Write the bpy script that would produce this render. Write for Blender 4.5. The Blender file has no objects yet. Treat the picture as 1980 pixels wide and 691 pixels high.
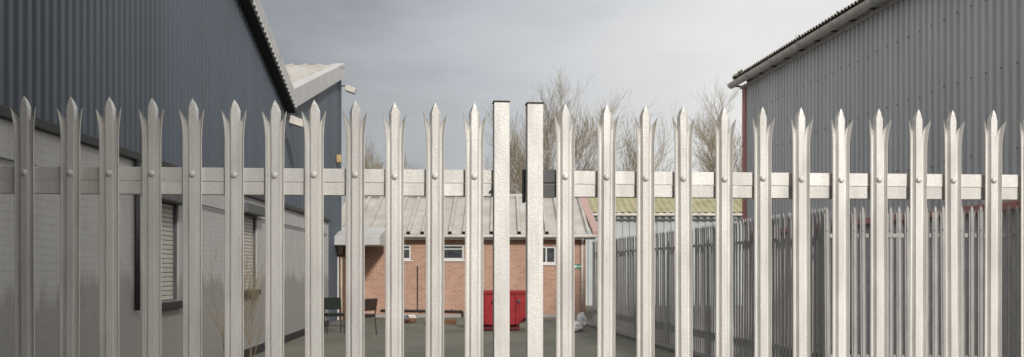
import bpy, math, random
from mathutils import Vector, Matrix
random.seed(7)
S=bpy.context.scene
COL=S.collection
# ---------------------------------------------------------------- materials
def newmat(name):
    m=bpy.data.materials.new(name); m.use_nodes=True
    nt=m.node_tree; b=nt.nodes['Principled BSDF']
    return m,nt,b
def N(nt,t,**k):
    n=nt.nodes.new(t)
    for a,v in k.items(): setattr(n,a,v)
    return n
def math_(nt,op,a,b=None,clamp=False):
    n=N(nt,'ShaderNodeMath',operation=op,use_clamp=clamp)
    for i,v in enumerate((a,b)):
        if v is None: continue
        if isinstance(v,(int,float)): n.inputs[i].default_value=v
        else: nt.links.new(v,n.inputs[i])
    return n.outputs[0]
def mixc(nt,f,a,b,blend='MIX'):
    n=N(nt,'ShaderNodeMix',data_type='RGBA',blend_type=blend)
    for i,v in ((0,f),(6,a),(7,b)):
        if isinstance(v,(int,float)): n.inputs[i].default_value=v
        elif isinstance(v,(tuple,list)): n.inputs[i].default_value=(*v[:3],1)
        else: nt.links.new(v,n.inputs[i])
    return n.outputs[2]
def noise(nt,scale,vec=None,detail=6,rough=.6,stretch=None):
    n=N(nt,'ShaderNodeTexNoise'); n.inputs['Scale'].default_value=scale
    n.inputs['Detail'].default_value=detail; n.inputs['Roughness'].default_value=rough
    if vec is None: vec=N(nt,'ShaderNodeNewGeometry').outputs['Position']
    if stretch:
        mp=N(nt,'ShaderNodeMapping'); mp.inputs['Scale'].default_value=stretch
        nt.links.new(vec,mp.inputs['Vector']); vec=mp.outputs[0]
    nt.links.new(vec,n.inputs['Vector'])
    return n.outputs['Fac']
def ramp(nt,f,lo,hi):
    n=N(nt,'ShaderNodeMapRange'); n.inputs[1].default_value=lo; n.inputs[2].default_value=hi
    nt.links.new(f,n.inputs[0]); return n.outputs[0]
def bump(nt,b,h,st=.3,dist=.01):
    n=N(nt,'ShaderNodeBump'); n.inputs['Strength'].default_value=st; n.inputs['Distance'].default_value=dist
    nt.links.new(h,n.inputs['Height']); nt.links.new(n.outputs[0],b.inputs['Normal'])
def basic(name,c,rough=.7,metal=0,sc=4,amt=.35,c2=None,stretch=None,bm=0,fine=60):
    m,nt,b=newmat(name)
    c2=c2 or tuple(x*(1-amt) for x in c)
    f=ramp(nt,noise(nt,sc,stretch=stretch),.32,.68)
    f2=ramp(nt,noise(nt,fine,detail=3),.3,.7)
    col=mixc(nt,f,c,c2)
    col=mixc(nt,math_(nt,'MULTIPLY',f2,.25),col,tuple(x*.6 for x in c))
    nt.links.new(col,b.inputs['Base Color'])
    b.inputs['Roughness'].default_value=rough; b.inputs['Metallic'].default_value=metal
    if bm: bump(nt,b,f2,bm)
    return m
def galv(name,c,metal=.35,rough=.5,dk=.4):
    m,nt,b=newmat(name)
    tc=N(nt,'ShaderNodeTexCoord').outputs['Object']
    oi=N(nt,'ShaderNodeObjectInfo').outputs['Random']
    off=N(nt,'ShaderNodeVectorMath',operation='ADD'); nt.links.new(tc,off.inputs[0])
    cb=N(nt,'ShaderNodeCombineXYZ'); nt.links.new(math_(nt,'MULTIPLY',oi,37.),cb.inputs[0]); nt.links.new(math_(nt,'MULTIPLY',oi,11.),cb.inputs[2])
    nt.links.new(cb.outputs[0],off.inputs[1]); v=off.outputs[0]
    big=ramp(nt,noise(nt,9,v,5,.6,(1,1,.35)),.35,.65)
    spang=ramp(nt,noise(nt,150,v,3,.7),.35,.65)
    streak=ramp(nt,noise(nt,60,v,4,.6,(1,1,.06)),.45,.75)
    col=mixc(nt,big,c,tuple(x*.80 for x in c))
    col=mixc(nt,math_(nt,'MULTIPLY',spang,dk),col,tuple(x*.5 for x in c))
    col=mixc(nt,math_(nt,'MULTIPLY',streak,.3),col,(c[0]*1.15,c[1]*1.15,c[2]*1.15))
    rust=ramp(nt,noise(nt,14,v,8,.75),.66,.74)
    col=mixc(nt,math_(nt,'MULTIPLY',rust,.3),col,(.28,.22,.17))
    tone=math_(nt,'ADD',math_(nt,'MULTIPLY',oi,.18),.91)
    tv=N(nt,'ShaderNodeVectorMath',operation='SCALE'); nt.links.new(col,tv.inputs[0]); nt.links.new(tone,tv.inputs['Scale'])
    nt.links.new(tv.outputs[0],b.inputs['Base Color'])
    b.inputs['Metallic'].default_value=metal
    nt.links.new(math_(nt,'ADD',math_(nt,'MULTIPLY',big,.2),rough-.1),b.inputs['Roughness'])
    bump(nt,b,spang,.25,.002)
    return m
M_galv=galv('galvanised_steel',(.78,.77,.745),.2,.5,.3)
M_galv2=galv('weathered_galvanised_steel',(.54,.535,.53),.05,.75)
M_cap=basic('rusty_cap',(.06,.045,.04))
M_darksteel=basic('dark_painted_steel',(.10,.105,.11),.6)
def brickmat(name,c1,c2,mortar,axis,bw=.225,rh=.075,ms=.006,low_band=None,bst=.5):
    m,nt,b=newmat(name)
    pos=N(nt,'ShaderNodeNewGeometry').outputs['Position']
    sx=N(nt,'ShaderNodeSeparateXYZ'); nt.links.new(pos,sx.inputs[0])
    cb=N(nt,'ShaderNodeCombineXYZ'); nt.links.new(sx.outputs[axis],cb.inputs[0]); nt.links.new(sx.outputs[2],cb.inputs[1])
    br=N(nt,'ShaderNodeTexBrick'); nt.links.new(cb.outputs[0],br.inputs['Vector'])
    br.inputs['Scale'].default_value=1; br.inputs['Brick Width'].default_value=bw; br.inputs['Row Height'].default_value=rh
    br.inputs['Mortar Size'].default_value=ms; br.inputs['Color1'].default_value=(*c1,1); br.inputs['Color2'].default_value=(*c2,1); br.inputs['Mortar'].default_value=(*mortar,1)
    f=ramp(nt,noise(nt,1.6),.35,.7)
    col=mixc(nt,math_(nt,'MULTIPLY',f,.35 if not low_band else .12),br.outputs['Color'],tuple(x*.5 for x in c1))
    if low_band:
        col2,zt=low_band  # darker streaked lower band with a ragged top, plus faint streaks all over
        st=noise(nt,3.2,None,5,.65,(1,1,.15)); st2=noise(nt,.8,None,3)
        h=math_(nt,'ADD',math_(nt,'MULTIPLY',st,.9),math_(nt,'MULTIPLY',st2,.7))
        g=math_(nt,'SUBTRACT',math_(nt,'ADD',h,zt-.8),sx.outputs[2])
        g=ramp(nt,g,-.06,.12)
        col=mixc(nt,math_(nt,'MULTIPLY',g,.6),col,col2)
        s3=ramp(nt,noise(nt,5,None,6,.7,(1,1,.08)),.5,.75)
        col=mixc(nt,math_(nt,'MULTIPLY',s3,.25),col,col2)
    nt.links.new(col,b.inputs['Base Color']); b.inputs['Roughness'].default_value=.85
    inv=math_(nt,'SUBTRACT',1,br.outputs['Fac'])
    bump(nt,b,inv,bst,.008)
    return m
M_brick=brickmat('orange_brick',(.52,.29,.20),(.40,.205,.145),(.50,.42,.35),0,ms=.010)
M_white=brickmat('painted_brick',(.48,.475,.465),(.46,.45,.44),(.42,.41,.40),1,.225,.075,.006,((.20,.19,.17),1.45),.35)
M_block=brickmat('grey_blockwork',(.48,.47,.46),(.42,.41,.41),(.35,.35,.34),1,.45,.225,.01)
M_blue=basic('blue_grey_cladding',(.075,.097,.128),.5,.1,.9,.3,stretch=(1,1,.15))
M_grey=basic('weathered_grey_cladding',(.68,.695,.72),.5,.05,1.2,.2,stretch=(1,1,.12))
M_trimw=basic('white_fascia',(.56,.56,.55),.6,0,2,.2)
M_whitepl=basic('white_upvc',(.78,.78,.77),.4,0,3,.1)
M_black=basic('black_trim',(.02,.02,.022),.6)
M_roofl=basic('light_ribbed_roof',(.54,.525,.49),.65,0,1.3,.35,c2=(.38,.36,.31))
M_moss_roof=basic('mossy_fibre_cement',(.44,.41,.26),.9,0,1.1,.4,c2=(.28,.26,.14))
M_fibre=basic('fibre_cement',(.38,.33,.27),.9,0,3,.4,c2=(.22,.20,.15))
M_lightclad=basic('pale_blue_cladding',(.52,.56,.57),.6,0,.6,.2)
M_gutter=basic('weathered_gutter',(.72,.68,.63),.6,0,5,.3)
M_red=basic('faded_red_trim',(.55,.25,.22),.6,0,4,.3)
M_pink=basic('pink_verge',(.50,.34,.31),.7,0,4,.2)
M_skip=basic('red_skip_paint',(.36,.012,.018),.45,0,3,.45,bm=.1)
M_skipin=basic('rusty_skip_inside',(.16,.02,.018),.8,0,5,.5)
M_shut=basic('roller_shutter',(.58,.55,.50),.6,0,2,.15)
M_glass,_nt,_b=newmat('window_glass'); _b.inputs['Base Color'].default_value=(.03,.035,.04,1); _b.inputs['Roughness'].default_value=.08
_nt.links.new(mixc(_nt,ramp(_nt,noise(_nt,3),.3,.7),(.03,.035,.04),(.10,.11,.12)),_b.inputs['Base Color'])
M_cream=basic('cream_render',(.60,.56,.46),.8)
M_wood=basic('brown_wood',(.16,.07,.03),.6)
M_green=basic('dark_fabric',(.010,.018,.014),.9)
M_brownseat=basic('brown_vinyl',(.05,.03,.022),.6)
M_signg=basic('green_sign_face',(.01,.28,.14),.4,0,2,.05)
M_bark=basic('bark',(.26,.21,.14),.9,0,3,.4)
M_twig=basic('yellow_olive_twigs',(.38,.31,.19),.9,0,.6,.4)
M_leafmoss=basic('moss',(.10,.13,.03),1)
M_bagw=basic('white_plastic',(.72,.72,.73),.35,0,8,.2)
M_bluep=basic('blue_plastic',(.05,.14,.26),.5); M_orp=basic('orange_plastic',(.30,.12,.06),.5)
M_yel=basic('yellow_lamp',(.62,.45,.22),.5)
# ground
M_ground,nt,b=newmat('yard_asphalt')
f=ramp(nt,noise(nt,.35,None,6,.6),.4,.62); f2=ramp(nt,noise(nt,55,None,3),.3,.7); f3=ramp(nt,noise(nt,1.7,None,8,.7),.5,.7)
c=mixc(nt,f,(.165,.162,.132),(.115,.12,.088)); c=mixc(nt,math_(nt,'MULTIPLY',f3,.6),c,(.23,.22,.19)); c=mixc(nt,math_(nt,'MULTIPLY',f2,.35),c,(.08,.08,.06))
nt.links.new(c,b.inputs['Base Color']); b.inputs['Roughness'].default_value=.9; bump(nt,b,f2,.4,.01)

# ---------------------------------------------------------------- mesh builder
class MB:
    def __init__(s): s.v=[]; s.f=[]
    def add(s,vs,fs):
        o=len(s.v); s.v+= [tuple(v) for v in vs]; s.f+=[tuple(i+o for i in f) for f in fs]
    def hexa(s,p):  # 8 pts bottom ring 0-3, top 4-7
        s.add(p,[(3,2,1,0),(4,5,6,7),(0,1,5,4),(1,2,6,5),(2,3,7,6),(3,0,4,7)])
    def box(s,x0,x1,y0,y1,z0,z1):
        s.hexa([(x0,y0,z0),(x1,y0,z0),(x1,y1,z0),(x0,y1,z0),(x0,y0,z1),(x1,y0,z1),(x1,y1,z1),(x0,y1,z1)])
    def tube(s,a,b,r0,r1=None,n=8,cap=True):
        r1=r0 if r1 is None else r1
        a=Vector(a); b=Vector(b); d=(b-a)
        if d.length<1e-6: return
        d.normalize(); u=d.orthogonal().normalized(); w=d.cross(u)
        vs=[]
        for p,r in ((a,r0),(b,r1)):
            for i in range(n):
                t=2*math.pi*i/n; vs.append(p+u*math.cos(t)*r+w*math.sin(t)*r)
        fs=[(i,(i+1)%n,n+(i+1)%n,n+i) for i in range(n)]
        if cap: fs+= [tuple(range(n-1,-1,-1)),tuple(range(n,2*n))]
        s.add(vs,fs)
    def obj(s,name,mat,parent=None,bevel=0,smooth=False,loc=None):
        me=bpy.data.meshes.new(name); me.from_pydata(s.v,[],s.f); me.update()
        me.materials.append(mat)
        if smooth:
            for p in me.polygons: p.use_smooth=True
        o=bpy.data.objects.new(name,me); COL.objects.link(o)
        if parent: o.parent=parent
        if bevel:
            bv=o.modifiers.new('bevel','BEVEL'); bv.width=bevel; bv.segments=2; bv.limit_method='ANGLE'
        if loc: o.location=loc
        return o
def grp(name,loc=(0,0,0)):
    e=bpy.data.objects.new(name,None); e.empty_display_size=.3; e.location=loc; COL.objects.link(e); return e
TRAP=[(0,0),(.30,0),(.42,1),(.88,1)]     # rib profile fraction of pitch, height
SINE=[(i/6,.5+.5*math.sin(2*math.pi*i/6)) for i in range(6)]
NARROW=[(0,0),(.70,0),(.78,1),(.92,1)]
def sheet(name,mat,parent,O,u,Lu,v,v0,v1,n,pitch,depth,prof=TRAP,smooth=False):
    """ribbed sheet: ribs run along v; u crosses them; v0,v1 functions of u-distance"""
    O=Vector(O);u=Vector(u).normalized();v=Vector(v).normalized();n=Vector(n).normalized()
    pts=[];k=0
    while True:
        done=False
        for fx,h in prof:
            t=(k+fx)*pitch
            if t>Lu: done=True;break
            pts.append((t,h*depth))
        if done:break
        k+=1
    mb=MB(); vs=[];fs=[]
    for t,h in pts:
        for vv in (v0(t),v1(t)): vs.append(O+u*t+v*vv+n*h)
    for i in range(len(pts)-1): fs.append((2*i,2*i+2,2*i+3,2*i+1))
    mb.add(vs,fs); return mb.obj(name,mat,parent,smooth=smooth)

# ---------------------------------------------------------------- ground
g=MB(); g.add([(-600,-600,0),(600,-600,0),(600,600,0),(-600,600,0)],[(0,1,2,3)]); g.obj('ground',M_ground)

# ---------------------------------------------------------------- palisade pale
def make_pale():
    P=[(-.0345,.001),(-.026,.015),(-.0185,.015),(-.0105,0),(.0105,0),(.0185,.015),(.026,.015),(.0345,.001)]
    mb=MB()
    zs=[.06,.7,1.4,2.09]
    vs=[(x,d,z) for z in zs for x,d in P]
    fs=[(8*k+i,8*k+i+1,8*k+8+i+1,8*k+8+i) for k in range(3) for i in range(7)]
    b=24
    # centre spear
    base=len(vs)
    lv=[(2.15,1.06),(2.20,1.12),(2.224,.6)]
    for z,s in lv:
        for i in (2,3,4,5): vs.append((P[i][0]*s,P[i][1]*.9,z))
    vs.append((0,.004,2.243))
    prev=[b+2,b+3,b+4,b+5]
    for k in range(3):
        cur=[base+4*k+j for j in range(4)]
        for j in range(3): fs.append((prev[j],prev[j+1],cur[j+1],cur[j]))
        prev=cur
    t=base+12
    for j in range(3): fs.append((prev[j],prev[j+1],t))
    # side prongs
    for sg,idx in ((-1,(0,1,2)),(1,(7,6,5))):
        prev=[b+i for i in idx]
        for z,off,dz in ((2.12,.0014,0),(2.145,.0034,.002),(2.168,.0066,.007),(2.184,.009,.013)):
            cur=[]
            for j,i in enumerate(idx):
                xx=P[i][0]+sg*off*(1,.7,.38)[j]
                vs.append((xx,P[i][1]-off*.9,z-dz*j)); cur.append(len(vs)-1)
            for j in range(2):
                q=(prev[j],prev[j+1],cur[j+1],cur[j]); fs.append(q if sg<0 else q[::-1])
            prev=cur
        vs.append((P[idx[0]][0]+sg*.0112,P[idx[0]][1]-.010,2.199)); t=len(vs)-1
        for j in range(2):
            q=(prev[j],prev[j+1],t); fs.append(q if sg<0 else q[::-1])
    mb.add(vs,fs)
    o=mb.obj('tmp_pale',M_galv)
    m=o.modifiers.new('s','SOLIDIFY'); m.thickness=.003; m.offset=0
    dg=bpy.context.evaluated_depsgraph_get(); me=bpy.data.meshes.new_from_object(o.evaluated_get(dg))
    bpy.data.objects.remove(o)
    # bolts
    vs=[v.co.copy() for v in me.vertices]; fs=[tuple(p.vertices) for p in me.polygons]
    mb=MB(); mb.add(vs,fs)
    for z in (1.957,.35):
        n=12
        rings=[(.0125,-.0015),(.0125,-.004),(.0085,-.009),(.003,-.0105)]
        vv=[(math.cos(2*math.pi*i/n)*r,y,z+math.sin(2*math.pi*i/n)*r) for r,y in rings for i in range(n)]
        ff=[(n*k+i,n*k+(i+1)%n,n*k+n+(i+1)%n,n*k+n+i) for k in range(3) for i in range(n)]+[tuple(range(3*n,4*n))]
        mb.add(vv,ff)
    return mb
PB=make_pale()
def mesh_from(mb,name,mat):
    me=bpy.data.meshes.new(name); me.from_pydata(mb.v,[],mb.f); me.materials.append(mat); me.update(); return me
ME_pale=mesh_from(PB,'pale_mesh',M_galv); ME_pale2=mesh_from(PB,'pale_mesh_weathered',M_galv2)
def place_pale(me,x,y,ang,parent,i,sz=1,tilt=.002):
    o=bpy.data.objects.new('pale_%d'%i,me); COL.objects.link(o); o.location=(x,y,random.uniform(-.003,.003))
    o.rotation_euler=(random.gauss(0,tilt),random.gauss(0,tilt),ang+random.gauss(0,.02)); o.scale=(1,1,sz); o.parent=parent
ANG=math.atan(.094); FY=lambda x:4.014+.094*x
dirx=Vector((math.cos(ANG),math.sin(ANG),0)); nrm=Vector((-math.sin(ANG),math.cos(ANG),0))
def rail(mb,xa,xb,z0,z1,d0,d1):
    a=Vector((xa,FY(xa),0)); c=Vector((xb,FY(xb),0))
    p=[a+nrm*d0,c+nrm*d0,c+nrm*d1,a+nrm*d1]
    mb.hexa([(q.x,q.y,z0) for q in p]+[(q.x,q.y,z1) for q in p])
# left gate leaf
gl=grp('palisade_gate')
for i in range(18): 
    x=-.150-.1506*i; place_pale(ME_pale,x,FY(x),ANG,gl,i)
m=MB(); rail(m,-2.9,-.071,1.932,1.984,.0185,.024); rail(m,-2.9,-.071,1.978,1.984,.0245,.066); m.obj('rail_angle',M_galv,gl,.0015)
m=MB(); rail(m,-2.9,-.071,1.882,1.931,.0205,.060); m.obj('rail_channel',M_galv,gl,.002)
m=MB(); rail(m,-2.9,-.071,.30,.40,.019,.060); m.obj('bottom_rail',M_galv,gl,.002)
m=MB(); rail(m,-.071,-.010,.03,2.244,-.012,.05); m.obj('stile',M_galv,gl,.003)
m=MB(); rail(m,-.073,-.008,2.245,2.250,-.014,.052); m.obj('stile_cap',M_cap,gl)
m=MB()
for z in (1.90,): m.tube((-.083,FY(-.083)+.012,z),(-.083,FY(-.083)+.0215,z),.005,n=10)
m.obj('rail_hole',M_black,gl)
gr=grp('palisade_gate')
for i in range(18):
    x=.2077+.1583*i; place_pale(ME_pale,x,FY(x),ANG,gr,i)
m=MB(); rail(m,.121,3.3,1.932,1.984,.0185,.024); rail(m,.121,3.3,1.978,1.984,.0245,.066); m.obj('rail_angle',M_galv,gr,.0015)
m=MB(); rail(m,.121,3.3,1.882,1.931,.0205,.060); m.obj('rail_channel',M_galv,gr,.002)
m=MB(); rail(m,.121,3.3,.30,.40,.019,.060); m.obj('bottom_rail',M_galv,gr,.002)
m=MB(); rail(m,.058,.120,.03,2.240,-.012,.05); m.obj('stile',M_galv,gr,.003)
m=MB(); rail(m,.056,.122,2.241,2.246,-.014,.052); m.obj('stile_cap',M_cap,gr)
m=MB(); rail(m,.122,.172,1.936,1.988,.008,.0175); rail(m,.122,.172,1.878,1.929,.010,.0175); m.obj('rail_end_bracket',M_darksteel,gr,.002)
m=MB(); rail(m,.046,.056,1.86,1.99,.03,.07); m.obj('drop_latch',M_darksteel,gr,.002)

# ---------------------------------------------------------------- right boundary fence
fb=grp('palisade_fence')
def fence_run(parent,A,B,n0,side,pit=.125):
    A=Vector(A);B=Vector(B); d=(B-A); L=d.length; d.normalize(); ang=math.atan2(d.y,d.x); nn=Vector((-d.y,d.x))*side
    n=int(L/pit)
    a2=ang if side>0 else ang+math.pi
    for i in range(n+1):
        p=A+d*(i*pit); place_pale(ME_pale2,p.x,p.y,a2,parent,n0+i,1.07,.006)
    mb=MB()
    for z in (.45,2.0):
        q=[A+nn*.02,B+nn*.02,B+nn*.06,A+nn*.06]
        mb.hexa([(k.x,k.y,z) for k in q]+[(k.x,k.y,z+.05) for k in q])
    mb.obj('rails_%d'%n0,M_galv2,parent)
    mb=MB(); k=0
    while k<=L:
        p=A+d*k+nn*.09; mb.box(p.x-.04,p.x+.04,p.y-.04,p.y+.04,0,2.25); k+=2.75
    mb.obj('posts_%d'%n0,M_galv2,parent)
fence_run(fb,(2.26,29),(4.07,13.3),0,1)
fence_run(fb,(4.07,13.3),(7.2,12.9),200,1,.11)
m=MB(); m.hexa([(2.05,29,0),(2.5,29,0),(4.3,13,0),(3.86,13,0),(2.05,29,.07),(2.5,29,.07),(4.3,13,.07),(3.86,13,.07)]); m.obj('concrete_kerb',basic('concrete',(.26,.25,.23),.9),fb,.01)

# ---------------------------------------------------------------- left: white outbuilding + blue warehouse
LW=lambda y:-4.09-.0365*y
def lbox(mb,y0,y1,z0,z1,d0,d1,za=None,off=0):
    # box along the left wall plane; d = distance towards the yard
    z0b,z1b=(z0,z1) if za is None else za
    X=lambda y,d:LW(y)+d+off
    mb.hexa([(X(y0,d0),y0,z0),(X(y0,d1),y0,z0),(X(y1,d1),y1,z0b),(X(y1,d0),y1,z0b),(X(y0,d0),y0,z1),(X(y0,d1),y0,z1),(X(y1,d1),y1,z1b),(X(y1,d0),y1,z1b)])
ob=grp('white_outbuilding')
wins=[(12.95,14.3,1.17,2.50),(17.95,19.45,1.22,2.60)]
m=MB()
ys=[6.0]+[v for w in wins for v in w[:2]]+[29.0]
for i in range(len(ys)-1):
    a,c=ys[i],ys[i+1]
    w=[w for w in wins if w[0]==a]
    if w:
        w=w[0]; lbox(m,a,c,0,w[2],-.25,0); lbox(m,a,c,w[3],2.9,-.25,0)
    else: lbox(m,a,c,0,2.9,-.25,0)
m.box(LW(29)-3,LW(29)-.25,28.75,29,0,2.9)
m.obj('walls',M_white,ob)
m=MB(); lbox(m,5.9,29.1,2.902,3.0,-3,.06); m.obj('roof_edge',M_black,ob,.01)
m=MB(); lbox(m,5.95,29.0,0,.16,.002,.025); m.obj('plinth',M_black,ob)
for k,w in enumerate(wins):
    m=MB(); z=w[2]+.01
    while z<w[3]-.03:
        lbox(m,w[0]+.04,w[1]-.04,z,z+.055,-.09,-.06); z+=.062
    m.obj('shutter_slats_%d'%k,M_shut,ob,.006)
    m=MB(); lbox(m,w[0],w[1],w[2],w[3],-.16,-.11); m.obj('shutter_back_%d'%k,M_black,ob)
    m=MB(); lbox(m,w[0]-.03,w[1]+.05,w[2]-.11,w[2]-.01,-.06,.07); m.obj('sill_%d'%k,M_black,ob,.01)
    m=MB(); lbox(m,w[0],w[0]+.04,w[2],w[3],-.1,-.02); lbox(m,w[1]-.04,w[1],w[2],w[3],-.1,-.02); m.obj('guides_%d'%k,M_darksteel,ob)
    m=MB(); lbox(m,w[0]-.04,w[1]+.05,w[3]-.02,w[3]+.16,.003,.16); m.obj('shutter_box_%d'%k,M_darksteel,ob,.015)
m=MB(); m.tube((LW(12.4)+.05,12.4,1.1),(LW(12.4)+.05,12.4,2.9),.035,n=10); m.obj('downpipe',M_black,ob,smooth=True)
m=MB(); m.tube((LW(7)+.03,7,2.55),(LW(28.5)+.03,28.5,2.55),.012,n=6); m.obj('cable',M_darksteel,ob)

bw=grp('blue_warehouse')
top=lambda y: 5.2+.27*(23.6-y) if y<23.6 else 5.2+.262*(y-23.6)
BX=lambda y:LW(y)-.21
u=Vector((-.0365,1,0)).normalized()
y0=2.0
def wallfn(t): return top(y0+t*u.y)
sheet('side_cladding',M_blue,bw,(BX(y0),y0,0),u,(32.8-y0)/u.y,(0,0,1),lambda t:0,wallfn,(1,.0365,0),.2,.035,TRAP)
m=MB()
def fas(mb,ya,yb,zo0,zo1,d0,d1):
    lbox(mb,ya,yb,top(ya+1e-4)+zo0,top(ya+1e-4)+zo1,d0,d1,(top(yb-1e-4)+zo0,top(yb-1e-4)+zo1),-.21)
fas(m,1.8,23.6,.04,.50,-.1,.20); fas(m,23.62,32.9,.04,.50,-.1,.18)
m.obj('verge_fascia',M_trimw,bw,.01)
m=MB(); fas(m,1.8,23.58,-.06,.038,-.05,.24); m.obj('verge_underside',M_black,bw)
m=MB()   # teeth of roof sheet ends under the fascia
y=4.
while y<23.4:
    fas(m,y,y+.1,.0,.06,.24,.27); y+=.2
m.obj('sheet_ends',M_trimw,bw)
m=MB(); x2=-16
m.hexa([(BX(1.8)+.1,1.8,top(1.8)+.3),(x2,1.8,top(1.8)+.3),(x2,23.5,5.5),(BX(23.5)+.1,23.5,5.5),(BX(1.8)+.1,1.8,top(1.8)+.45),(x2,1.8,top(1.8)+.45),(x2,23.5,5.68),(BX(23.5)+.1,23.5,5.68)]); m.obj('roof_bay_near',M_roofl,bw)
vv=Vector((0,1,.262)).normalized(); Ls=9.3/vv.y
sheet('roof_bay_far',M_roofl,bw,(BX(28)+.05,23.6,5.64),(-1,0,0),11,vv,lambda t:0,lambda t:Ls,(0,-.26,1),.45,.05,NARROW)
m=MB(); m.box(-16,BX(32.8),32.7,32.85,0,7.9); m.box(-16,BX(2)-.05,1.9,2.0,0,11); m.obj('end_walls',M_blue,bw)
m=MB(); m.box(BX(32.8)-.05,BX(32.8)+.08,32.72,32.9,0,7.6); m.obj('corner_trim',M_blue,bw,.01)
# floodlights
def flood(parent_name,x,y,z):
    e=grp(parent_name,(x,y,z))
    m=MB(); m.tube((0,0,0),(.28,0,.03),.022); m.box(.0,.03,-.07,.07,-.08,.08); m.obj('bracket',M_darksteel,e)
    m=MB(); m.hexa([(.2,-.18,-.14),(.50,-.18,-.24),(.50,.18,-.24),(.2,.18,-.14),(.24,-.18,.03),(.56,-.18,-.09),(.56,.18,-.09),(.24,.18,.03)]); m.obj('housing',M_gutter,e,.015)
    m=MB(); m.hexa([(.22,-.15,-.155),(.48,-.15,-.24),(.48,.15,-.24),(.22,.15,-.155),(.22,-.15,-.14),(.48,-.15,-.225),(.48,.15,-.225),(.22,.15,-.14)]); m.obj('lens',M_glass,e)
flood('floodlight',BX(22.9)+.03,22.9,4.95); flood('floodlight',BX(32.6)+.03,32.6,7.35)
e=grp('wall_lamp',(BX(32)+.05,32,5.0)); m=MB(); m.box(0,.14,-.1,.1,-.12,.12); m.obj('body',M_yel,e,.02); m=MB(); m.tube((.07,0,.12),(.07,0,.2),.03); m.obj('cap',M_darksteel,e)

# ---------------------------------------------------------------- brick building
bb=grp('brick_building')
YB=34.0
ops=[(-3.98,-3.32,1.89,2.40),(-2.30,-1.58,1.89,2.40),(.72,1.45,1.76,2.34)]
xs=[-6.0]+[v for w in ops for v in w[:2]]+[2.42]
m=MB()
for i in range(len(xs)-1):
    a,c=xs[i],xs[i+1]; w=[w for w in ops if w[0]==a]
    if w: w=w[0]; m.box(a,c,YB,YB+.25,0,w[2]); m.box(a,c,YB,YB+.25,w[3],2.64)
    else: m.box(a,c,YB,YB+.25,0,2.64)
m.box(2.17,2.42,YB+.25,YB+8,0,2.64)
m.obj('walls',M_brick,bb)
for k,w in enumerate(ops):
    m=MB(); x0,x1,z0,z1=w; t=.06
    m.box(x0,x1,YB+.03,YB+.1,z0,z0+t); m.box(x0,x1,YB+.03,YB+.1,z1-t,z1)
    m.box(x0,x0+t,YB+.03,YB+.1,z0+t,z1-t); m.box(x1-t,x1,YB+.03,YB+.1,z0+t,z1-t)
    m.box(x0+t,x1-t,YB+.035,YB+.09,z0+.34,z0+.375) if k<2 else m.box(x0+.38,x0+.43,YB+.035,YB+.09,z0+t,z1-t)
    m.box(x0-.04,x1+.04,YB-.05,YB+.06,z0-.05,z0-.003)
    m.obj('window_frame_%d'%k,M_whitepl,bb,.006)
    m=MB(); m.box(x0+t,x1-t,YB+.06,YB+.07,z0+t,z1-t); m.obj('window_glass_%d'%k,M_glass,bb)
m=MB(); m.box(-6,2.72,YB-.32,YB-.30,2.56,2.70); m.box(-6,2.72,YB-.30,YB+.0,2.56,2.58); m.obj('fascia',M_trimw,bb)
m=MB(); m.tube((-6,YB-.38,2.66),(2.76,YB-.38,2.66),.055,n=12); m.obj('gutter',M_gutter,bb,smooth=True)
m=MB(); m.tube((2.3,YB-.36,2.62),(2.3,YB-.05,2.4),.035); m.tube((2.3,YB-.05,2.4),(2.3,YB-.05,0),.035); m.obj('downpipe',M_gutter,bb,smooth=True)
vv=Vector((-.04,4.4,1.50)); Lr=vv.length
sheet('roof',M_roofl,bb,(-6,YB-.4,2.72),(1,0,0),8.72,vv,lambda t:0,lambda t:Lr,(0,-.33,1),.45,.10,[(0,0),(.70,0),(.76,1),(.95,1)])
m=MB(); m.hexa([(2.62,YB-.42,2.66),(2.86,YB-.42,2.66),(2.68,YB+4,4.17),(2.40,YB+4,4.17),(2.62,YB-.42,2.83),(2.86,YB-.42,2.83),(2.68,YB+4,4.34),(2.40,YB+4,4.34)]); m.obj('verge',M_pink,bb,.01)
m=MB(); m.tube((-6,YB+3.98,4.26),(2.5,YB+3.98,4.26),.09,n=10); m.obj('ridge',M_roofl,bb,smooth=True)
m=MB(); m.box(-6,2.4,YB+7.8,YB+8,0,2.6); m.hexa([(-6,YB+4,4.1),(2.5,YB+4,4.1),(2.5,YB+8.3,2.7),(-6,YB+8.3,2.7),(-6,YB+4,4.2),(2.5,YB+4,4.2),(2.5,YB+8.3,2.8),(-6,YB+8.3,2.8)]); m.obj('rear',M_roofl,bb)
m=MB(); m.tube((-4.3,YB-.06,.24),(-1.62,YB-.06,.20),.035); m.tube((-1.62,YB-.06,.20),(-1.62,YB-.06,.02),.035)
for x in (-4,-3,-2): m.box(x,x+.03,YB-.09,YB,.18,.27)
m.tube((-3.1,YB-.05,.25),(-3.1,YB-.05,1.7),.015)
m.obj('service_pipe',M_black,bb)
m=MB(); m.box(-5.9,2.4,YB-.03,YB-.001,0,.10); m.obj('damp_course',M_block,bb)
sg=grp('exit_sign',(2.0,YB-.012,1.6)); m=MB(); m.box(0,.30,0,.01,0,.15); m.obj('plate',M_signg,sg)
m=MB(); m.box(.03,.13,-.004,-.001,.035,.115); m.add([(.16,-.003,.06),(.22,-.003,.06),(.22,-.003,.035),(.27,-.003,.075),(.22,-.003,.115),(.22,-.003,.09),(.16,-.003,.09)],[(0,1,2,3,4,5,6)]); m.obj('pictogram',M_whitepl,sg)
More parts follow.
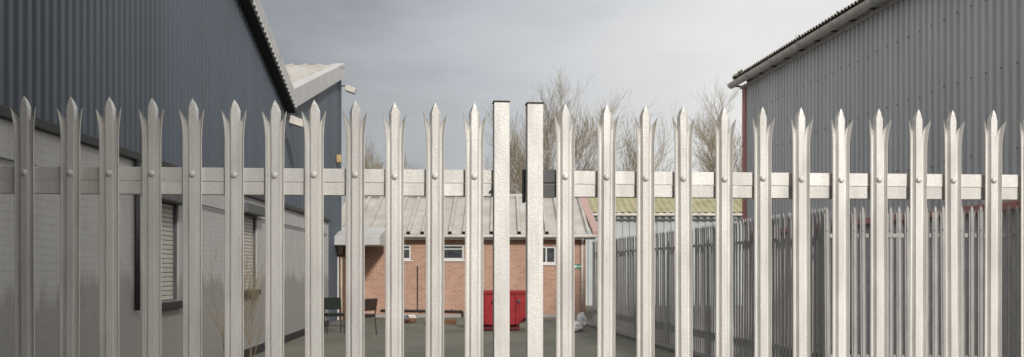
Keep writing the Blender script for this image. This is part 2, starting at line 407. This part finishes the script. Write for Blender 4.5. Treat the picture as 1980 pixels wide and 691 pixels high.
# entrance porch
po=grp('entrance_porch')
m=MB(); m.box(-6.0,-5.30,32.3,33.9,0,2.35); m.obj('wall',M_cream,po)
m=MB(); m.hexa([(-6.2,31.6,2.32),(-4.05,31.6,2.32),(-4.05,33.6,2.32),(-6.2,33.6,2.32),(-6.2,31.6,2.60),(-4.05,31.6,2.60),(-4.05,33.6,2.95),(-6.2,33.6,2.95)]); m.obj('canopy',M_trimw,po,.02)
m=MB(); m.box(-5.28,-5.21,32.3,32.38,0,2.3); m.box(-5.95,-5.28,32.26,32.298,1.98,2.05); m.box(-5.95,-5.9,32.26,32.298,0,1.98);m.box(-5.4,-5.35,32.26,32.298,0,1.98); m.obj('door_frame',M_wood,po)
m=MB(); m.box(-5.9,-5.4,32.27,32.296,0,1.98); m.obj('door',M_whitepl,po)

# ---------------------------------------------------------------- far shed
fs_=grp('corrugated_shed')
sheet('wall',M_lightclad,fs_,(2.6,45,0),(1,0,0),13,(0,0,1),lambda t:0,lambda t:4.0,(0,-1,0),.3,.05)
vv=Vector((0,3.2,.95)); Lv=vv.length
sheet('roof',M_moss_roof,fs_,(2.3,44.6,3.98),(1,0,0),13.6,vv,lambda t:0,lambda t:Lv,(0,-.28,1),.3,.07,SINE,True)
m=MB(); m.box(2.6,15.6,50.8,51,0,4); m.hexa([(2.3,47.8,4.75),(15.9,47.8,4.75),(15.9,51.2,3.9),(2.3,51.2,3.9),(2.3,47.8,4.88),(15.9,47.8,4.88),(15.9,51.2,4.05),(2.3,51.2,4.05)]); m.box(2.6,2.8,45.1,50.8,0,4); m.obj('rear',M_fibre,fs_)
m=MB(); m.tube((2.3,44.55,3.93),(15.9,44.55,3.93),.06); m.obj('gutter',M_gutter,fs_)

# ---------------------------------------------------------------- right: grey warehouse
gw=grp('grey_warehouse')
RX=lambda y:8.4-.086*y
ur=Vector((.086,-1,0)).normalized(); nr=Vector((-1,-.086,0)).normalized()
Lw=(26.8-9)/abs(ur.y)
sheet('side_cladding',M_grey,gw,(RX(26.8),26.8,2.55),ur,Lw,(0,0,1),lambda t:0,lambda t:4.0,nr,.205,.045)
def rbox(mb,y0,y1,z0,z1,d0,d1):
    X=lambda y,d:RX(y)-d
    mb.hexa([(X(y0,d1),y0,z0),(X(y0,d0),y0,z0),(X(y1,d0),y1,z0),(X(y1,d1),y1,z0),(X(y0,d1),y0,z1),(X(y0,d0),y0,z1),(X(y1,d0),y1,z1),(X(y1,d1),y1,z1)])
m=MB(); rbox(m,9,26.7,0,2.5,-.2,-.02); m.obj('blockwork',M_block,gw)
m=MB(); rbox(m,9,26.68,2.44,2.56,-.02,.07); rbox(m,26.7,26.95,0,6.38,-.04,.09); m.obj('red_trim',M_red,gw,.01)
# screws
m=MB()
for z in (3.3,4.5,5.6):
    y=9.2
    while y<26.6:
        p=Vector((RX(y),y,z+random.uniform(-.02,.02)))+nr*.046; m.tube(p,p+nr*.012,.013,n=6); y+=.41
m.obj('screws',M_darksteel,gw)
m=MB(); rbox(m,8.9,27.1,6.30,6.36,.05,.10); m.obj('eaves_board',M_gutter,gw)
vv=Vector((4,0,1.35)); Lv=9.5
O=Vector((RX(27.05)-.30,27.05,6.56))
sheet('roof',M_fibre,gw,O,ur,18.4,(4,.0,1.35),lambda t:0,lambda t:Lv,(-.32,0,1),.16,.055,SINE,True)
sheet('roof_underside',M_black,gw,O-Vector((0,0,.012)),ur,18.4,(4,.0,1.35),lambda t:0,lambda t:Lv,(-.32,0,1),.16,.055,SINE,True)
m=MB()
vs=[];n=10
for y in (27.3,8.7):
    for i in range(n+1):
        a=math.pi+math.pi*i/n; vs.append((RX(y)-.27+.105*math.cos(a),y,6.47+.125*math.sin(a)))
    for i in range(n,-1,-1):
        a=math.pi+math.pi*i/n; vs.append((RX(y)-.27+.095*math.cos(a),y,6.475+.11*math.sin(a)))
k=2*(n+1)
m.add(vs,[(i,(i+1)%k,k+(i+1)%k,k+i) for i in range(k)]+[tuple(range(k-1,-1,-1)),tuple(range(k,2*k))])
m.obj('gutter',M_gutter,gw)
m=MB(); y=9.5
while y<27.3:
    rs=[]
    for yy in (y,y+.09):
        for i in range(n+1):
            a=math.pi+math.pi*i/n; rs.append((RX(yy)-.27+.12*math.cos(a),yy,6.475+.14*math.sin(a)))
    m.add(rs,[(i,i+1,n+1+i+1,n+1+i) for i in range(n)]); y+=1.8
m.obj('gutter_joints',M_trimw,gw)
m=MB(); y=9.1
while y<27.2:
    rbox(m,y,y+.03,6.36,6.40,.0,.27); y+=.9
m.obj('gutter_brackets',M_darksteel,gw)
m=MB(); m.hexa([(RX(9),9,0),(22,9,0),(22,9.1,0),(RX(9),9.1,0),(RX(9),9,6.5),(22,9,10.8),(22,9.1,10.8),(RX(9),9.1,6.5)])
m.hexa([(RX(26.8)+.05,26.7,0),(22,26.7,0),(22,26.8,0),(RX(26.8)+.05,26.8,0),(RX(26.8)+.05,26.7,6.5),(22,26.7,11.2),(22,26.8,11.2),(RX(26.8)+.05,26.8,6.5)])
m.obj('gable_walls',M_grey,gw)
# moss
m=MB()
for i in range(170):
    t=abs(random.gauss(0,.9)); y=27.1-t if i<120 else random.uniform(12,27)
    c=Vector((RX(y)-.26+random.uniform(-.06,.06),y,6.56+random.uniform(0,.10 if t<.8 else .03))); r=random.uniform(.015,.05)
    a=[c+Vector((random.uniform(-r,r),random.uniform(-r,r),random.uniform(-r,r)*1.2)) for _ in range(4)]
    m.add(a,[(0,1,2),(0,2,3),(0,3,1),(1,2,3)])
m.obj('gutter_moss',M_leafmoss,gw)

# ---------------------------------------------------------------- unseen building and wing, added behind the camera to shade the left side
wb=grp('added_shade_building')
m=MB(); m.box(-32,4.0,-20,-9,0,18); m.box(-32,-5.2,-8.99,1.0,0,12.5); m.obj('walls',basic('added_shade_dark_brick',(.10,.075,.065),.9),wb)
m=MB(); m.box(-32.3,4.2,-20.3,-8.8,18.002,18.3); m.box(-32.1,-5.1,-8.79,1.1,12.502,12.7); m.obj('added_shade_parapet',M_block,wb)
m=MB()
for i in range(6):
    for z in (1.2,5,9,13): m.box(-4.4+i*1.4,-3.6+i*1.4,-8.998,-8.96,z,z+1.8)
m.obj('added_shade_windows',M_glass,wb)

# ---------------------------------------------------------------- skip
sk=grp('skip',(-.82,26.6,0))
W=1.45; D=1.0
prof=[(0,.16),(W*.66,.16),(W,.62),(W,.80),(W*.86,1.0),(0,1.0)]
m=MB(); n=len(prof)
def panel(mb,pts,y0,y1):
    k=len(pts); mb.add([(x,y0,z) for x,z in pts]+[(x,y1,z) for x,z in pts],[tuple(range(k)),tuple(range(2*k-1,k-1,-1))]+[(i,k+i,k+(i+1)%k,(i+1)%k) for i in range(k)])
panel(m,prof,0,.02); panel(m,prof,D-.02,D)
m.box(0,.02,.02,D-.02,.16,1.0); m.box(.02,W*.66,.02,D-.02,.16,.18)
m.hexa([(W*.66,.02,.16),(W,.02,.62),(W,D-.02,.62),(W*.66,D-.02,.16),(W*.66-.02,.02,.18),(W-.02,.02,.64),(W-.02,D-.02,.64),(W*.66-.02,D-.02,.18)])
m.obj('body',M_skip,sk)
m=MB(); m.box(-.03,W*.86,-.04,.03,.96,1.03); m.box(-.03,W*.86,D-.03,D+.04,.96,1.03); m.box(-.04,.03,-.03,D+.03,.962,1.032)
for x in (.12,.55,.92): m.box(x,x+.06,-.035,-.002,.17,.955)
m.hexa([(W*.62,-.03,.17),(W*.62+.07,-.03,.17),(W*.62+.07,-.002,.17),(W*.62,-.002,.17),(W*.95,-.03,.72),(W*.95+.06,-.03,.72),(W*.95+.06,-.002,.72),(W*.95,-.002,.72)])
m.obj('rim_and_ribs',M_skip,sk,.006)
m=MB(); m.box(.05,W*.7,.1,.28,.02,.155); m.box(.05,W*.7,D-.28,D-.1,.02,.155); m.obj('fork_channels',M_skipin,sk,.01)
m=MB(); m.tube((.35,-.09,.78),(.35,-.002,.78),.04); m.tube((1.0,-.09,.78),(1.0,-.002,.78),.04); m.obj('lifting_lugs',M_darksteel,sk)
m=MB(); 
for i in range(40):
    x=random.uniform(.1,1.1);y=random.uniform(.1,.9); s=random.uniform(.05,.16); m.box(x-s,x+s,y-s*.6,y+s*.6,.2,random.uniform(.6,.9))
m.obj('rubble',M_skipin,sk,.01)

# ---------------------------------------------------------------- chairs
def chair(x,y,rot,mat,arms=False):
    e=grp('chair',(x,y,0)); e.rotation_euler=(0,0,rot)
    m=MB(); r=.014
    for sx in (-.21,.21):
        m.tube((sx,-.22,0),(sx,-.19,.45),r); m.tube((sx,.24,0),(sx,.18,.45),r); m.tube((sx,.18,.45),(sx,.26,.86),r)
        m.tube((sx,-.19,.43),(sx,.18,.43),r)
        if arms: m.tube((sx,-.19,.45),(sx,-.19,.66),r); m.tube((sx,-.2,.66),(sx,.22,.66),r*1.4)
    m.tube((-.21,-.19,.43),(.21,-.19,.43),r); m.tube((-.21,.18,.43),(.21,.18,.43),r); m.tube((-.21,-.205,.2),(.21,-.205,.2),r*.8)
    m.obj('frame',M_black,e)
    m=MB(); m.box(-.22,.22,-.22,.19,.445,.50); m.obj('seat',mat,e,.018)
    m=MB(); m.hexa([(-.21,.195,.58),(.21,.195,.58),(.21,.23,.58),(-.21,.23,.58),(-.21,.245,.88),(.21,.245,.88),(.21,.285,.88),(-.21,.285,.88)]); m.obj('backrest',mat,e,.018)
chair(-4.42,25.7,.35,M_green); chair(-3.62,25.2,-2.2,M_brownseat,True); 
# rubbish
rb=grp('rubbish_heap',(-3.25,30.6,0))
for i,(mm,k) in enumerate(((M_bluep,4),(M_orp,2),(M_bagw,4),(M_wood,5))):
    m=MB()
    for _ in range(k):
        c=Vector((random.uniform(-.35,.35),random.uniform(-.2,.2),random.uniform(.06,.18))); 
        p=[c+Vector((sx*random.uniform(.06,.15),sy*random.uniform(.05,.12),sz*random.uniform(.03,.07))) for sx,sy,sz in ((-1,-1,-1),(1,-1,-1),(1,1,-1),(-1,1,-1),(-1,-1,1),(1,-1,1),(1,1,1),(-1,1,1))]
        m.hexa(p)
    m.obj('litter_%d'%i,mm,rb,.015)
tk=grp('timber_offcuts',(-2.1,29.5,0)); m=MB()
for i in range(4): m.hexa([(-.4,i*.12,.0+i*.03),(.5,i*.12+.05,0+i*.03),(.5,i*.12+.15,0+i*.03),(-.4,i*.12+.1,0+i*.03),(-.4,i*.12,.04+i*.03),(.5,i*.12+.05,.04+i*.03),(.5,i*.12+.15,.04+i*.03),(-.4,i*.12+.1,.04+i*.03)])
m.obj('boards',M_wood,tk)
import bmesh
def bag(name,x,y,s,mat):
    bm=bmesh.new(); bmesh.ops.create_icosphere(bm,subdivisions=3,radius=1)
    from mathutils import noise as mn
    for v in bm.verts:
        k=1+.35*mn.noise(v.co*2.2+Vector((x,y,0)))+.12*mn.noise(v.co*7)
        v.co=Vector((v.co.x*s[0]*k,v.co.y*s[1]*k,max(-.98*s[2],v.co.z*s[2]*k))) 
    me=bpy.data.meshes.new(name); bm.to_mesh(me); me.materials.append(mat)
    o=bpy.data.objects.new(name,me); COL.objects.link(o); o.location=(x,y,s[2]*.98); return o
bag('rubbish_bag',1.78,26.6,(.14,.16,.24),M_bagw); bag('rubbish_bag',1.62,26.2,(.15,.15,.13),M_bagw)

# ---------------------------------------------------------------- bare trees
def tree(name,x,y,h,spread,levels=5,kids=4,seed=1,stems=3,r=.12,tw=.0062):
    rnd=random.Random(seed); m=MB(); mt=MB()
    def grow(p,d,L,r,lv):
        segs=3; q=p
        for i in range(segs):
            d=(d+Vector((rnd.gauss(0,.10),rnd.gauss(0,.10),rnd.gauss(.09,.06)))).normalized()
            nq=q+d*L/segs; ra=r*(1-.5*i/segs); rb=r*(1-.5*(i+1)/segs)
            (m if lv>=levels-1 else mt).tube(q,nq,max(ra,tw),max(rb,tw*.7),n=5 if lv>=levels-1 else 3,cap=False)
            if lv>0:
                for _ in range(rnd.choice((1,1,2)) if i<segs-1 else kids-2):
                    a=rnd.uniform(0,2*math.pi); o=d.orthogonal().normalized(); o=(Matrix.Rotation(a,3,d)@o)
                    nd=(d+o*rnd.uniform(.3,.75)*spread).normalized()
                    grow(nq,nd,L*rnd.uniform(.5,.78),rb*.55,lv-1)
            q=nq
    e=grp(name,(x,y,0))
    for s in range(stems):
        a=rnd.uniform(0,6.28); d=Vector((math.cos(a)*.22*spread,math.sin(a)*.22*spread,1)).normalized()
        grow(Vector((rnd.gauss(0,.2),rnd.gauss(0,.2),0)),d,h*.42,r,levels)
    m.obj('trunk',M_bark,e,smooth=True); mt.obj('twigs',M_twig,e)
tree('bare_tree',1.9,62,11.3,.8,seed=3,stems=3,levels=5)
tree('bare_tree',6.4,64,10.8,.7,seed=5,stems=3,levels=4,tw=.008)
tree('bare_tree',12.2,60,11.2,.95,seed=8,stems=2,tw=.0055)
tree('bare_tree',-7.3,66,9.6,.95,seed=11,stems=2)
tree('bare_tree',-2.2,72,9.0,.9,seed=14,stems=3,levels=4)
tree('bare_tree',9.4,74,9.6,.9,seed=17,stems=3,levels=4)
tree('bare_shrub',LW(13.3)+.9,14.0,1.9,.7,seed=21,stems=3,levels=3,r=.010,tw=.0022)
tree('bare_shrub',7.3,12.3,2.9,.8,seed=23,stems=3,levels=3,r=.012,tw=.003)

# ---------------------------------------------------------------- light
az_to=Vector((.36,-.933,0)).normalized(); el=math.radians(27)
tosun=Vector((az_to.x*math.cos(el),az_to.y*math.cos(el),math.sin(el)))
sl=bpy.data.lights.new('sun','SUN'); sl.energy=2.8; sl.angle=math.radians(6); sl.color=(1,.945,.875)
so=bpy.data.objects.new('sun',sl); COL.objects.link(so); so.rotation_euler=(-tosun).to_track_quat('-Z','Y').to_euler()
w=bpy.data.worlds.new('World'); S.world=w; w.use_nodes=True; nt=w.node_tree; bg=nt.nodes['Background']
sky=N(nt,'ShaderNodeTexSky',sky_type='NISHITA'); sky.sun_disc=False; sky.sun_elevation=el; sky.sun_rotation=math.atan2(tosun.x,tosun.y)
sky.dust_density=3; sky.air_density=1.2
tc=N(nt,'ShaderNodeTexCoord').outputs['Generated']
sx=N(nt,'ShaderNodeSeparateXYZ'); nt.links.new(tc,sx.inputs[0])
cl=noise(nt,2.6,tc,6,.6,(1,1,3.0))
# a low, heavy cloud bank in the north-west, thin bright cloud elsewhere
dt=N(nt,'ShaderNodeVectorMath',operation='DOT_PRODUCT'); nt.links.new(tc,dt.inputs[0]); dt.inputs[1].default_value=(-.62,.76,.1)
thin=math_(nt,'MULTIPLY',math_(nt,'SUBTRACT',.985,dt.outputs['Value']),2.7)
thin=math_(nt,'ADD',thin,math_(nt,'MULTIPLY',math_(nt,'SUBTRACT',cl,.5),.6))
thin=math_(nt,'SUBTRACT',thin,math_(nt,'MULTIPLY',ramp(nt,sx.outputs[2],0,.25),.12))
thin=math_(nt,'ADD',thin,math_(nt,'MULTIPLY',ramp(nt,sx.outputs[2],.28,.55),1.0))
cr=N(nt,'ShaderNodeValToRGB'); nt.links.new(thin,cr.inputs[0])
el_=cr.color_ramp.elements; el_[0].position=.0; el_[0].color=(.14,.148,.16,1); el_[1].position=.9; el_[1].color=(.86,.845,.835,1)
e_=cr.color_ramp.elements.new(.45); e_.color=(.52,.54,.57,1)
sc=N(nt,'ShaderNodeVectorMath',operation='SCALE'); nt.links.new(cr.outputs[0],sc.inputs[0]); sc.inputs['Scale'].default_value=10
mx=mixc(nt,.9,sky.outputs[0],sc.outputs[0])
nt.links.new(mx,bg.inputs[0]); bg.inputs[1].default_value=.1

# ---------------------------------------------------------------- camera
cd=bpy.data.cameras.new('camera'); co=bpy.data.objects.new('camera',cd); COL.objects.link(co)
co.location=(0,0,1.6); co.rotation_euler=(math.radians(90),0,0)
cd.sensor_width=36; cd.lens=36*2000/1980; cd.shift_y=(520-345.5)/1980; cd.clip_end=2000; cd.clip_start=.05
cd.dof.use_dof=True; cd.dof.focus_distance=4.03; cd.dof.aperture_fstop=11
S.camera=co
S.view_settings.view_transform='Standard'; S.view_settings.look='None'; S.view_settings.exposure=0
